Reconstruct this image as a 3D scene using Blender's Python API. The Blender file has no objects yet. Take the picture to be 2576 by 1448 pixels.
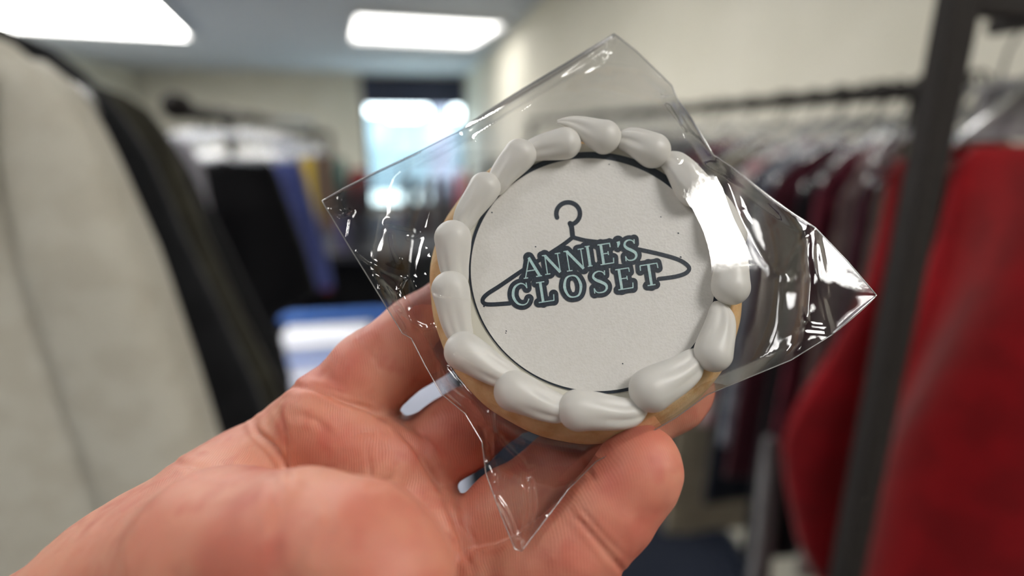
import bpy, bmesh, math, random
import numpy as np
from mathutils import Vector, Matrix
from mathutils.geometry import delaunay_2d_cdt
from mathutils import noise as mnoise

random.seed(7)
rng = np.random.default_rng(7)
scene = bpy.context.scene
COL = scene.collection
PI = math.pi

# ------------------------------------------------------------------ camera
FPX = 1400.0
CX, CY = 1288.0, 724.0
EYE = Vector((0.0, 0.0, 1.55))
Yc = Vector((-258.0, 392.0, -1400.0)).normalized()      # depth of the room, seen from the camera
pitch = math.atan(392.0 / 1400.0)
Zc = Vector((0.0, math.cos(pitch), math.sin(pitch)))
Xc = Yc.cross(Zc)
R = Matrix((Xc, Yc, Zc))                                # camera -> world rotation
cam_d = bpy.data.cameras.new('camera')
cam = bpy.data.objects.new('camera', cam_d)
COL.objects.link(cam)
cam.matrix_world = Matrix.Translation(EYE) @ R.to_4x4()
cam_d.sensor_width = 36.0
cam_d.lens = FPX / 2576 * 36.0
cam_d.clip_start = 0.01
cam_d.clip_end = 200
S = 0.915                                               # size of the hand and the cookie
cam_d.dof.use_dof = True
cam_d.dof.focus_distance = 0.145 * S
cam_d.dof.aperture_fstop = 4.0
scene.camera = cam

# ------------------------------------------------------------------ world, exposure
w = bpy.data.worlds.new('sky'); scene.world = w; w.use_nodes = True
bg = w.node_tree.nodes['Background']
bg.inputs[0].default_value = (0.82, 0.93, 1.0, 1); bg.inputs[1].default_value = 8.0
scene.view_settings.view_transform = 'Standard'
scene.view_settings.look = 'None'
scene.view_settings.gamma = 1
scene.view_settings.use_curve_mapping = False
scene.view_settings.exposure = 0.56
scene.cycles.use_denoising = True
scene.cycles.transparent_max_bounces = 24
scene.cycles.max_bounces = 10
scene.cycles.sample_clamp_indirect = 6
LAMP = 14.0                                             # emission of the ceiling lamps
CEIL = 2.60
RW = 1.12                                               # right wall

# ------------------------------------------------------------------ helpers
def ray(px, py):
    return R @ Vector(((px - CX) / FPX, -(py - CY) / FPX, -1.0))
def on(axis, val, px, py):
    r = ray(px, py)
    t = (val - EYE[axis]) / r[axis]
    return EYE + r * t
def onY(y, px, py): return on(1, y, px, py)
def onZ(z, px, py): return on(2, z, px, py)
def cs(px, py, d):
    """camera-space point of the hand and cookie"""
    d = d * S
    return np.array([(px - CX) / FPX * d, -(py - CY) / FPX * d, -d])
Rn = np.array(R); En = np.array(EYE)
def to_world(v):
    return np.asarray(v) @ Rn.T + En

def tag(o, label=None, cat=None, group=None, kind=None):
    if label: o['label'] = label
    if cat: o['category'] = cat
    if group: o['group'] = group
    if kind: o['kind'] = kind
    return o
def mesh_obj(name, verts, faces, mat, parent=None, smooth=True, world_origin=None):
    me = bpy.data.meshes.new(name)
    verts = np.asarray(verts, dtype=float)
    if world_origin is not None:
        verts = verts - np.array(world_origin)
    if isinstance(faces, np.ndarray):
        nf, k = faces.shape
        me.vertices.add(len(verts)); me.vertices.foreach_set('co', verts.ravel())
        me.loops.add(nf * k); me.loops.foreach_set('vertex_index', faces.ravel().astype(np.int32))
        me.polygons.add(nf); me.polygons.foreach_set('loop_start', np.arange(0, nf * k, k, dtype=np.int32))
        me.update(calc_edges=True); me.validate()
    else:
        me.from_pydata([tuple(v) for v in verts], [], faces); me.update()
    if smooth:
        me.polygons.foreach_set('use_smooth', [True] * len(me.polygons))
    if mat: me.materials.append(mat)
    o = bpy.data.objects.new(name, me); COL.objects.link(o)
    if world_origin is not None: o.location = world_origin
    if parent:
        o.parent = parent
        o.location = Vector(o.location) - parent.location
    return o
def empty(name, loc=(0, 0, 0)):
    o = bpy.data.objects.new(name, None); COL.objects.link(o); o.location = loc; o.empty_display_size = .02
    return o
class MB:
    def __init__(s): s.v = []; s.f = []
    def add(s, v, f):
        n = len(s.v); s.v += [tuple(map(float, p)) for p in v]; s.f += [tuple(i + n for i in q) for q in f]
    def box(s, a, b, bev=0):
        x0, y0, z0 = a; x1, y1, z1 = b
        s.add([(x0,y0,z0),(x1,y0,z0),(x1,y1,z0),(x0,y1,z0),(x0,y0,z1),(x1,y0,z1),(x1,y1,z1),(x0,y1,z1)],
              [(0,3,2,1),(4,5,6,7),(0,1,5,4),(1,2,6,5),(2,3,7,6),(3,0,4,7)])
    def tube(s, pts, r, n=10, closed=False):
        pts = [Vector(p) for p in pts]; m = len(pts); rings = []
        rr = r if hasattr(r, '__len__') else [r] * m
        up = None
        for i, p in enumerate(pts):
            a = pts[(i - 1) % m] if (closed or i > 0) else p
            b = pts[(i + 1) % m] if (closed or i < m - 1) else p
            t = (b - a).normalized()
            if up is None:
                up = t.orthogonal().normalized()
            else:
                up = (up - t * up.dot(t)).normalized()
            q = t.cross(up)
            rings.append([p + (up * math.cos(2*PI*k/n) + q * math.sin(2*PI*k/n)) * rr[i] for k in range(n)])
        v = [c for ring in rings for c in ring]; f = []
        for i in range(m if closed else m - 1):
            j = (i + 1) % m
            for k in range(n):
                f.append((i*n+k, i*n+(k+1) % n, j*n+(k+1) % n, j*n+k))
        if not closed:
            f.append(tuple(range(n))[::-1]); f.append(tuple((m-1)*n + k for k in range(n)))
        s.add(v, f)
    def build(s, name, mat, parent=None, smooth=False, origin=None, bevel=0):
        o = mesh_obj(name, s.v, s.f, mat, parent, smooth, origin)
        if bevel:
            m = o.modifiers.new('bevel', 'BEVEL'); m.width = bevel; m.segments = 3
        return o

# ------------------------------------------------------------------ materials
def mat(name, color, rough=.8, **kw):
    m = bpy.data.materials.new(name); m.use_nodes = True
    b = m.node_tree.nodes['Principled BSDF']
    b.inputs['Base Color'].default_value = (*color, 1); b.inputs['Roughness'].default_value = rough
    for k, v in kw.items():
        b.inputs[k.replace('_', ' ')].default_value = v
    return m
def srgb(r, g, b):
    f = lambda c: (c/255/12.92) if c/255 <= .04045 else ((c/255+.055)/1.055)**2.4
    return (f(r), f(g), f(b))
def vary(m, scale, c2, lo=.4, hi=.6, detail=4, bump=0, bscale=None, bdist=.001):
    """mix base colour with c2 by noise, and add a noise bump"""
    nt = m.node_tree; b = nt.nodes['Principled BSDF']
    tc = nt.nodes.new('ShaderNodeTexCoord')
    if c2 is not None:
        n = nt.nodes.new('ShaderNodeTexNoise'); n.inputs['Scale'].default_value = scale; n.inputs['Detail'].default_value = detail
        nt.links.new(tc.outputs['Object'], n.inputs['Vector'])
        r = nt.nodes.new('ShaderNodeMapRange'); r.inputs[1].default_value = lo; r.inputs[2].default_value = hi
        nt.links.new(n.outputs[0], r.inputs[0])
        mx = nt.nodes.new('ShaderNodeMix'); mx.data_type = 'RGBA'
        mx.inputs[6].default_value = b.inputs['Base Color'].default_value; mx.inputs[7].default_value = (*c2, 1)
        nt.links.new(r.outputs[0], mx.inputs[0]); nt.links.new(mx.outputs[2], b.inputs['Base Color'])
    if bump:
        n2 = nt.nodes.new('ShaderNodeTexNoise'); n2.inputs['Scale'].default_value = bscale or scale; n2.inputs['Detail'].default_value = 3
        nt.links.new(tc.outputs['Object'], n2.inputs['Vector'])
        bp = nt.nodes.new('ShaderNodeBump'); bp.inputs['Strength'].default_value = bump; bp.inputs['Distance'].default_value = bdist
        nt.links.new(n2.outputs[0], bp.inputs['Height']); nt.links.new(bp.outputs[0], b.inputs['Normal'])
    return m
def cloth(name, rgb, rgb2=None, scale=60):
    m = mat(name, srgb(*rgb), .92)
    m.node_tree.nodes['Principled BSDF'].inputs['Sheen Weight'].default_value = .12
    m.node_tree.nodes['Principled BSDF'].inputs['Specular IOR Level'].default_value = .2
    return vary(m, scale, srgb(*rgb2) if rgb2 else tuple(c * .85 for c in srgb(*rgb)), .42, .58, bump=.3, bscale=900, bdist=.0006)

M = {}
M['wall'] = vary(mat('cream_wall_paint', srgb(222, 218, 204), .75), 3, srgb(216, 212, 197), bump=.15, bscale=250, bdist=.001)
M['ceil'] = vary(mat('ceiling_tile', srgb(205, 212, 222), .9), 40, srgb(198, 206, 216), bump=.3, bscale=300)
def tile_lines(m):
    nt = m.node_tree; b = nt.nodes['Principled BSDF']
    tc = nt.nodes.new('ShaderNodeTexCoord'); br = nt.nodes.new('ShaderNodeTexBrick')
    br.offset = 0; br.inputs['Scale'].default_value = 1; br.inputs['Brick Width'].default_value = 1.2; br.inputs['Row Height'].default_value = .6
    br.inputs['Mortar Size'].default_value = .012
    for i in (1, 2): br.inputs[i].default_value = (*srgb(205, 212, 222), 1)
    br.inputs[3].default_value = (*srgb(215, 220, 226), 1)
    nt.links.new(tc.outputs['Object'], br.inputs['Vector']); nt.links.new(br.outputs[0], b.inputs['Base Color'])
tile_lines(M['ceil'])
M['carpet'] = vary(mat('navy_carpet', srgb(28, 34, 50), 1), 120, srgb(40, 48, 66), bump=.6, bscale=700, bdist=.003)
M['frame'] = mat('dark_window_frame', srgb(36, 42, 56), .5)
M['shade'] = vary(mat('roller_shade_fabric', srgb(62, 66, 84), .9), 80, srgb(56, 60, 78))
M['post'] = vary(mat('dark_bronze_metal', srgb(34, 28, 26), .85), 60, srgb(30, 25, 23))
M['steel'] = mat('grey_rack_steel', srgb(70, 68, 66), .4, Metallic=.6)
M['white'] = vary(mat('grey_laminate', srgb(158, 162, 178), .5), 20, srgb(150, 154, 170))
M['blue'] = cloth('blue_cloth', (52, 96, 168))
M['metal_white'] = mat('white_lamp_frame', srgb(225, 225, 225), .5)
M['building'] = vary(mat('pale_building_render', srgb(96, 112, 120), .9), .8, srgb(110, 124, 132))
M['stone'] = mat('grey_pillar_stone', srgb(125, 125, 140), .9)
M['asphalt'] = mat('pale_concrete', srgb(205, 212, 208), .95)
def emis(name, c, s):
    m = bpy.data.materials.new(name); m.use_nodes = True; nt = m.node_tree
    b = nt.nodes['Principled BSDF']; b.inputs['Base Color'].default_value = (.9, .9, .9, 1)
    b.inputs['Emission Color'].default_value = (*c, 1); b.inputs['Emission Strength'].default_value = s
    return m
M['lamp'] = emis('lamp_diffuser', (1.0, .98, .94), LAMP)
M['lamp_far'] = emis('far_lamp_diffuser', (1.0, .98, .94), 3.6)
def thin(name, tint, rough, scale_f, base=0.0):
    """thin clear sheet: passes light straight through, mirrors by Fresnel"""
    m = bpy.data.materials.new(name); m.use_nodes = True; nt = m.node_tree; nt.nodes.clear()
    out = nt.nodes.new('ShaderNodeOutputMaterial'); mx = nt.nodes.new('ShaderNodeMixShader')
    tr = nt.nodes.new('ShaderNodeBsdfTransparent'); tr.inputs[0].default_value = (*tint, 1)
    gl = nt.nodes.new('ShaderNodeBsdfGlossy'); gl.inputs['Roughness'].default_value = rough
    gl.inputs['Color'].default_value = (1, 1, 1, 1)
    fr = nt.nodes.new('ShaderNodeLayerWeight'); fr.inputs['Blend'].default_value = .5
    ma = nt.nodes.new('ShaderNodeMath'); ma.operation = 'POWER'; ma.inputs[1].default_value = 4.0
    mb = nt.nodes.new('ShaderNodeMath'); mb.operation = 'MULTIPLY_ADD'; mb.inputs[1].default_value = scale_f; mb.inputs[2].default_value = base
    mb.use_clamp = True
    nt.links.new(fr.outputs['Facing'], ma.inputs[0]); nt.links.new(ma.outputs[0], mb.inputs[0])
    nt.links.new(mb.outputs[0], mx.inputs[0]); nt.links.new(tr.outputs[0], mx.inputs[1]); nt.links.new(gl.outputs[0], mx.inputs[2])
    nt.links.new(mx.outputs[0], out.inputs[0])
    return m, gl, nt
M['glass'] = thin('window_glass', (.95, .98, .98), 0.0, .8, .05)[0]
M['film'], _gl, _nt = thin('clear_cellophane', (.92, .92, .925), 0.03, .75, .06)
M['film_back'] = thin('clear_cellophane_back', (.80, .80, .81), .04, .75, .06)[0]
M['film_fold'] = thin('folded_cellophane', (.80, .80, .82), .12, .6, .30)[0]
_tc = _nt.nodes.new('ShaderNodeTexCoord'); _n = _nt.nodes.new('ShaderNodeTexNoise'); _n.inputs['Scale'].default_value = 420
_b = _nt.nodes.new('ShaderNodeBump'); _b.inputs['Strength'].default_value = .06; _b.inputs['Distance'].default_value = .0003
_nt.links.new(_tc.outputs['Object'], _n.inputs['Vector']); _nt.links.new(_n.outputs[0], _b.inputs['Height']); _nt.links.new(_b.outputs[0], _gl.inputs['Normal'])
M['film_edge'] = thin('cut_film_edge', (.75, .75, .77), 0.25, .5, .35)[0]
M['clear'] = thin('clear_hanger_plastic', (.80, .82, .86), 0.12, .6, .30)[0]

# ------------------------------------------------------------------ the room
BW = onZ(CEIL, 1040, 186).y                             # back wall
LW, NW = -4.6, -4.2
print('back wall', BW)
def slab(name, a, b, m):
    mb = MB(); mb.box(a, b); o = mb.build(name, m); return tag(o, kind='structure')
slab('floor', (LW, NW, -.1), (RW, BW, 0), M['carpet'])
slab('ceiling', (LW, NW, CEIL), (RW, BW, CEIL + .1), M['ceil'])
slab('wall_right', (RW, NW, 0), (RW + .1, BW + .15, CEIL), M['wall'])
slab('wall_left', (LW - .1, NW, 0), (LW, BW + .15, CEIL), M['wall'])
slab('wall_near', (LW, NW - .1, 0), (RW, NW, CEIL), M['wall'])
wx0 = onY(BW, 914, 300).x; wx1 = onY(BW, 1170, 300).x; wz1 = onY(BW, 1040, 196).z
mb = MB(); mb.box((LW, BW, 0), (wx0, BW + .15, CEIL)); mb.box((wx1, BW, 0), (RW, BW + .15, CEIL)); mb.box((wx0, BW, wz1), (wx1, BW + .15, CEIL)); mb.box((wx0, BW, 0), (wx1, BW + .15, .12))
tag(mb.build('wall_back', M['wall']), kind='structure')
slab('baseboard_right', (RW - .015, NW, 0), (RW, BW, .1), M['frame'])
# window
win = empty('window_1', ((wx0 + wx1) / 2, BW, .12)); tag(win, kind='structure')
mb = MB(); fw = .07
for (x0, x1, z0, z1) in ((wx0, wx0 + fw, .12, wz1), (wx1 - fw, wx1, .12, wz1), (wx0, wx1, wz1 - fw, wz1), (wx0, wx1, .12, .2),
                         (wx0, wx1, onY(BW, 1040, 560).z - .035, onY(BW, 1040, 560).z + .035)):
    mb.box((x0, BW + .04, z0), (x1, BW + .11, z1))
mb.build('window_frame', M['frame'], win, origin=win.location)
mb = MB(); mb.box((wx0 + fw, BW + .07, .2), (wx1 - fw, BW + .076, wz1 - fw)); mb.build('pane', M['glass'], win, origin=win.location)
zsh = onY(BW, 1040, 267).z
mb = MB(); mb.box((wx0 + .0, BW - .035, zsh), (wx1 - .0, BW - .02, wz1 + .03)); mb.tube([(wx0, BW - .03, zsh), (wx1, BW - .03, zsh)], .014)
sh = mb.build('roller_shade', M['shade'], origin=((wx0+wx1)/2, BW, zsh)); tag(sh, 'dark grey roller shade pulled a little way down the window', 'window shade')
# outside
yo = BW + 14
mb = MB(); zt = onY(yo, 1040, 298).z
mb.box((-16, yo, 0), (18, yo + 4, zt))
for i in range(12):
    for j in range(2):
        x = -14 + i * 2.4; mb.box((x, yo - .12, .8 + j * 3.0), (x + 1.2, yo, 2.3 + j * 3.0))
o = mb.build('building', M['building'], origin=(0, yo, 0)); tag(o, 'pale blue building across the street seen through the window', 'building')
pxa, pxb = onY(BW + 2, 1080, 330).x, onY(BW + 2, 1138, 330).x
mb = MB(); mb.box((pxa, BW + 2, -.1), (pxb, BW + 2.3, 3.2)); mb.box((pxa - .04, BW + 1.96, -.1), (pxb + .04, BW + 2.34, .3))
tag(mb.build('pillar', M['stone'], origin=(pxa, BW + 2, 0)), 'grey pillar standing outside the window', 'pillar')
zlow = onY(BW + 5, 1040, 396).z  # wall added to cover the bright pavement low in the window
mb = MB(); mb.box((-9, BW + 5, -.1), (9, BW + 5.3, zlow)); mb.box((-9, BW + 4.96, zlow), (9, BW + 5.34, zlow + .06))
tag(mb.build('added_low_wall', M['building'], origin=(0, BW + 5, -.1)), 'low pale blue wall added outside to hide the bright pavement', 'wall')
slab('pavement', (-20, BW + .15, -.3), (20, yo, -.1), M['asphalt'])

# ceiling lamps
def lamp_fixture(xc, yc, wx, wy, rot, label, m='lamp'):
    t = empty('ceiling_lamp', (xc, yc, CEIL - .0)); tag(t, label, 'ceiling light', 'recessed ceiling lamps')
    mb = MB(); f = .03
    for a, b in (((-wx/2, -wy/2), (wx/2, -wy/2 + f)), ((-wx/2, wy/2 - f), (wx/2, wy/2)), ((-wx/2, -wy/2), (-wx/2 + f, wy/2)), ((wx/2 - f, -wy/2), (wx/2, wy/2))):
        mb.box((a[0], a[1], -.055), (b[0], b[1], -.0))
    o = mb.build('lamp_frame', M['metal_white']); o.parent = t
    mb = MB(); mb.box((-wx/2 + f, -wy/2 + f, -.014), (wx/2 - f, wy/2 - f, -.004)); o = mb.build('lamp_diffuser', M[m]); o.parent = t
    t.rotation_euler.z = rot
    return t
fa = onZ(CEIL, 893, 85); fb = onZ(CEIL, 1205, 112); fc = onZ(CEIL, 895, 22); fd = onZ(CEIL, 1240, 48)
print('lamp', fa, fb, fc, fd)
lx = (fa.x + fb.x) / 2; ly = (fa.y + fb.y + fc.y + fd.y) / 4; lw = 1.26; ll = max(.6, (fa.y + fb.y - fc.y - fd.y) / 2)
lw = fb.x - fa.x
lamp_fixture(lx, ly, lw, ll, .13, 'bright rectangular ceiling lamp nearest the window, in the middle top of the photo', 'lamp_far')
e = onZ(CEIL, 482, 84)
e2 = onZ(CEIL, -120, 60)
ra_, W_, L_ = .20, 3.4, 2.1
lamp_fixture(e.x - math.cos(ra_) * W_ / 2 + math.sin(ra_) * L_ / 2, e.y - math.sin(ra_) * W_ / 2 - math.cos(ra_) * L_ / 2, W_, L_, ra_, 'wide bright ceiling lamp at the top left corner of the photo', 'lamp')
for (x, y, lab) in ((-1.15, -.1, 'ceiling lamp above the left of the photographer'), (.79, -.58, 'ceiling lamp beside the right wall, almost above the photographer'), (-.7, 2.3, 'ceiling lamp midway between photographer and window'), (-1.6, 1.6, 'ceiling lamp above the left clothes racks'), (-2.6, -2.6, 'unseen fill lamp added behind the photographer on the left')):  # lamps out of view, tuned for their light; the rear one is added fill
    lamp_fixture(x, y, .58 if x > .5 else (.6 if x == -1.15 else 1.2), .3 if x == -1.15 else .6, 0, lab)

# ------------------------------------------------------------------ garments
def loft(rows, y, t, foldamp=.006, foldk=38, phase=0., n=64, sag=0.0, foldgrow=1.0):
    """rows: (z, xl, xr) top to bottom -> closed hanging cloth body"""
    # resample rows
    zs = [r[0] for r in rows]; m = 46
    zz = np.linspace(zs[0], zs[-1], m); order = np.argsort(zs)
    xl = np.interp(zz, np.array(zs)[order], np.array([r[1] for r in rows])[order])
    xr = np.interp(zz, np.array(zs)[order], np.array([r[2] for r in rows])[order])
    V = []; F = []
    for i in range(m):
        s = i / (m - 1); mid = (xl[i] + xr[i]) / 2; h = (xr[i] - xl[i]) / 2
        tt = t * (0.45 + .55 * min(1, s * 5))
        for k in range(n):
            a = 2 * PI * k / n; ca, sa = math.cos(a), math.sin(a)
            x = mid + h * (abs(ca) ** .8) * (1 if ca > 0 else -1)
            yy = y + tt / 2 * (abs(sa) ** .55) * (1 if sa > 0 else -1)
            g = foldamp * min(1, .15 + s * foldgrow)
            yy += g * (math.sin(foldk * x + phase + 2.0 * s) + .6 * math.sin(foldk * .43 * x + 1.7 * phase + 4 * s))
            x += .35 * g * math.sin(9 * zz[i] + phase)
            V.append((x, yy, zz[i] + .25 * g * math.sin(foldk * .5 * x + phase) * (1 if i == m - 1 else 0)))
    for i in range(m - 1):
        for k in range(n):
            F.append((i*n+k, (i+1)*n+k, (i+1)*n+(k+1) % n, i*n+(k+1) % n))
    F.append(tuple(range(n))); F.append(tuple((m-1)*n + k for k in range(n))[::-1])
    return V, F
def hanger(y, xc, rodz, m, halfw=.19, drop=.07, label='', group=None, axis='x', bar=True, r=.0035, vs=1.0):
    """coat hanger: hook over the rod, neck, sloping arms and bar"""
    def P(a, z): return (xc + a, y, rodz + z) if axis == 'x' else (xc, y + a, rodz + z)
    t = empty('coat_hanger', (xc, y, rodz)); tag(t, label, 'hanger', group)
    mb = MB(); pts = []
    for i in range(13):
        a = math.radians(200 - i * 250 / 12); pts.append(P(.019 * math.cos(a), .019 * math.sin(a)))
    pts += [P(.004, -.035), P(0, -drop)]
    mb.tube(pts, .0022, 8); mb.build('hook', M['steel'], t, True, t.location)
    mb = MB(); loop = [P(a_, -drop - z_ * vs) for a_, z_ in ((0, 0), (.04, .012), (halfw * .6, .055), (halfw, .10), (halfw + .005, .118), (halfw - .02, .122), (0, .12), (-halfw + .02, .122), (-halfw - .005, .118), (-halfw, .10), (-halfw * .6, .055), (-.04, .012))]
    mb.tube(loop, r, 8, True); mb.build('hanger_body', m, t, True, t.location)
    return t
def garment(name, rows, y, t, m, label, cat, group=None, folds=.006, k=38, ph=0, **kw):
    V, F = loft(rows, y, t, folds, k, ph, **kw)
    top = rows[0]; org = ((top[1] + top[2]) / 2, y, top[0])
    o = mesh_obj(name, V, F, m, None, True, org)
    return tag(o, label, cat, group)
def rows_px(y, rp):
    out = []
    for (py, xl, xr) in rp:
        a = onY(y, xl, py); b = onY(y, xr, py); out.append((b.z, a.x, b.x))
    return out
def shirt_rows(xc, ztop, half, length, flare=1.0, aisle=-1):
    return [(ztop, xc - .05, xc + .05), (ztop - .02, xc - .09, xc + .09), (ztop - .055, xc - half * .8, xc + half * .8), (ztop - .09, xc - half * .97, xc + half * .97),
            (ztop - .2, xc - half * 1.02, xc + half * 1.02), (ztop - length, xc - half * flare, xc + half * flare)]

# --- left near rack: cream jacket, charcoal jacket, olive coat
Y1 = .60
rz = 1.86
jr = rows_px(Y1, [(-60, -620, -420), (20, -700, -190), (95, -760, 0), (165, -800, 125), (235, -815, 205), (320, -825, 252), (400, -830, 288), (650, -840, 388), (950, -850, 492), (1448, -880, 655), (2082, -900, 800)])
cream = cloth('cream_wool', (216, 212, 200), (208, 203, 190), 25)
jacket = empty('jacket', (jr[0][1], Y1, jr[0][0])); tag(jacket, 'cream jacket hanging nearest the camera at the left edge', 'jacket', None)
V, F = loft([(a, b, c - .035 if i > 3 else c) for i, (a, b, c) in enumerate(jr)], Y1, .07, .004, 22, .5); mesh_obj('jacket_body', V, F, cream, jacket, True, jacket.location)
sr = rows_px(Y1 - .02, [(150, -10, 95), (215, 20, 180), (300, 20, 235), (400, 25, 282), (650, 75, 385), (950, 170, 490), (1448, 330, 655), (1900, 430, 760)])
V, F = loft(sr, Y1 - .02, .085, .006, 20, 1.2); mesh_obj('sleeve', V, F, cream, jacket, True, jacket.location)
lr = rows_px(Y1 - .045, [(100, -160, -90), (300, -190, -60), (700, -200, -100), (1300, -190, -180)])
V, F = loft(lr, Y1 - .045, .012, .002, 20); mesh_obj('lapel', V, F, cream, jacket, True, jacket.location)
hx = (jr[0][1] + jr[0][2]) / 2
rodz1 = jr[0][0] + .05
hanger(Y1, hx, rodz1, M['clear'], .2, .04, 'clear hanger holding the cream jacket at the left edge')
Y2 = .69
c2 = cloth('charcoal_suiting', (28, 29, 32), (34, 35, 38), 25)
jr2 = rows_px(Y2, [(-10, -420, -180), (30, -480, -60), (75, -520, 20), (120, -540, 130), (185, -560, 215), (260, -570, 285), (330, -580, 335), (400, -590, 378), (600, -600, 462), (800, -600, 560), (1000, -600, 655), (1448, -600, 820), (1800, -600, 900)])
garment('jacket', jr2, Y2, .06, c2, 'charcoal black jacket hanging just behind the cream jacket', 'jacket', None, .005, 25, 1)
Y3 = .86
c3 = cloth('olive_grey_wool', (74, 72, 62), (60, 58, 50), 20)
jr3 = rows_px(Y3, [(150, -100, 60), (185, -140, 160), (230, -160, 300), (275, -180, 372), (340, -190, 425), (420, -200, 458), (600, -200, 522), (800, -200, 610), (950, -200, 690), (1300, -200, 830), (1500, -200, 880)])
garment('coat', jr3, Y3, .05, c3, 'olive grey coat showing as a narrow strip behind the charcoal jacket', 'coat', None, .004, 30, 2)
Y3b = .98
jr3b = rows_px(Y3b, [(215, 60, 160), (240, 0, 290), (280, 0, 372), (340, 0, 425), (430, 0, 480), (600, 0, 560), (800, 0, 655), (980, 0, 735), (1200, 0, 800)])
garment('coat', jr3b, Y3b, .05, cloth('black_wool', (20, 20, 22)), 'black coat on the near left rack, last one before the black dress', 'coat', None, .004, 30, 4)
xr1 = hx
mb = MB(); mb.tube([(xr1, -.6, rodz1), (xr1, .80, rodz1)], .016, 14)
near_rack = empty('clothes_rack', (xr1, .3, 0)); tag(near_rack, 'near left clothes rack holding the cream and charcoal jackets', 'clothes rack')
mb.build('rail', M['steel'], near_rack, True, near_rack.location)
for yy in (-.6, .785):
    mb = MB(); mb.box((xr1 - .02, yy - .02, 0), (xr1 + .02, yy + .02, rodz1 + .02)); mb.box((xr1 - .25, yy - .025, 0), (xr1 + .25, yy + .025, .05)); mb.build('upright', M['steel'], near_rack, False, near_rack.location, .003)

# --- left second rack with clear hangers, black dress, periwinkle top
pk = onY(1.33, 452, 286); rx2, rz2 = -.56, pk.z
a = onY(1.34, 455, 284); rx2, rz2 = a.x, a.z
rack2 = empty('clothes_rack', (rx2, 2.0, 0)); tag(rack2, 'second clothes rack on the left with a dark knob at its rail end', 'clothes rack')
mb = MB(); mb.tube([(rx2, 1.33, rz2), (rx2, 3.0, rz2)], .014, 14); mb.build('rail', M['steel'], rack2, True, rack2.location)
mb = MB(); mb.tube([(rx2, 1.30, rz2 + .012), (rx2, 1.31, rz2 + .012), (rx2, 1.34, rz2 + .012), (rx2, 1.36, rz2)], [.012, .027, .027, .014], 16); mb.build('end_knob', M['post'], rack2, True, rack2.location)
for yy in (1.66, 3.0):
    mb = MB(); mb.tube([(rx2, yy, .03), (rx2, yy, rz2)], .013, 12); mb.box((rx2 - .26, yy - .02, 0), (rx2 + (.03 if yy < 2 else .26), yy + .02, .04)); mb.build('upright', M['steel'], rack2, False, rack2.location)
G2 = 'clear hangers on the second left rack'
def rack2_garment(y, rp, m, name, label, cat, ph, t=.04, bare=False):
    rr = rows_px(y, rp); garment(name, rr, y, t, m, label, cat, None, .006, 30, ph)
black = cloth('black_crepe', (13, 13, 16), (17, 17, 20))
rack2_garment(1.52, [(396, 560, 650), (408, 500, 682), (432, 470, 698), (500, 440, 722), (620, 425, 768), (735, 420, 803), (800, 420, 700), (960, 430, 735)], black, 'dress', 'long black dress hanging under clear hangers on the left', 'dress', 1, .08)
rack2_garment(1.80, [(366, 694, 722), (376, 690, 738), (400, 690, 752), (450, 690, 768), (560, 700, 797), (660, 720, 826), (720, 730, 840)], cloth('periwinkle_knit', (92, 104, 170), (80, 90, 152)), 'top', 'periwinkle blue top hanging right behind the black dress', 'top', 2, .06)
for i, (y, lab) in enumerate(((1.44, 'clear hanger nearest the rail end knob, above the black dress'), (1.52, 'clear hanger holding the long black dress'), (1.60, 'clear hanger just behind the black dress'), (1.69, 'empty clear hanger midway along the second left rack'), (1.80, 'clear hanger holding the periwinkle top'), (1.95, 'clear hanger farthest along the second left rack'))):
    hanger(y, rx2 + random.uniform(-.01, .01), rz2, M['clear'], .2, .035, lab, G2, r=.0055, vs=.55)
garment('dress', rows_px(1.40, [(350, 440, 470), (380, 430, 490), (430, 420, 508), (700, 420, 560)]), 1.40, .03, cloth('white_satin', (186, 184, 196)), 'silvery white slip showing beside the clear hangers on the left', 'dress')

# --- third rack, far left of centre, with yellow and brown tops
y4 = 3.7
q0 = onY(y4, 690, 336); q1 = onY(y4, 828, 340)
rack3 = empty('clothes_rack', (q0.x, y4, 0)); tag(rack3, 'grey framed clothes rack in front of the back wall, left of the window', 'clothes rack')
mb = MB(); mb.tube([(q0.x - .8, y4, q0.z), (q1.x, y4, q0.z)], .022, 12); mb.build('rail', M['steel'], rack3, True, rack3.location)
for xx in (q0.x - .8, q1.x):
    mb = MB(); mb.tube([(xx, y4, .03), (xx, y4, q0.z)], .02, 12); mb.box((xx - .02, y4 - .25, 0), (xx + .02, y4 + .25, .04)); mb.build('upright', M['steel'], rack3, False, rack3.location)
def side_rows(rp, y): return rows_px(y, rp)
for nm, rp, rgb, lab, ct in (
    ('shirt', [(376, 758, 780), (388, 750, 796), (480, 748, 806), (560, 752, 812)], (176, 150, 52), 'yellow shirt on the grey rack left of the window', 'shirt'),
    ('shirt', [(388, 806, 820), (398, 798, 830), (480, 800, 842), (580, 800, 850)], (92, 74, 62), 'brown shirt at the right end of the grey rack', 'shirt'),
    ('shirt', [(385, 720, 745), (400, 700, 755), (500, 700, 760)], (70, 72, 84), 'slate grey shirt beside the yellow shirt', 'shirt')):
    garment(nm, rows_px(y4, rp), y4, .1, cloth(lab.split()[0] + '_cotton', rgb), lab, ct, None, .008, 30)
    rr = rows_px(y4, rp); hanger(y4, (rr[0][1] + rr[0][2]) / 2, q0.z, M['clear'], .07, .04, 'clear hanger holding the ' + ' '.join(lab.split()[:2 if 'slate' not in lab else 3]), 'hangers on the far grey rack')

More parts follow.
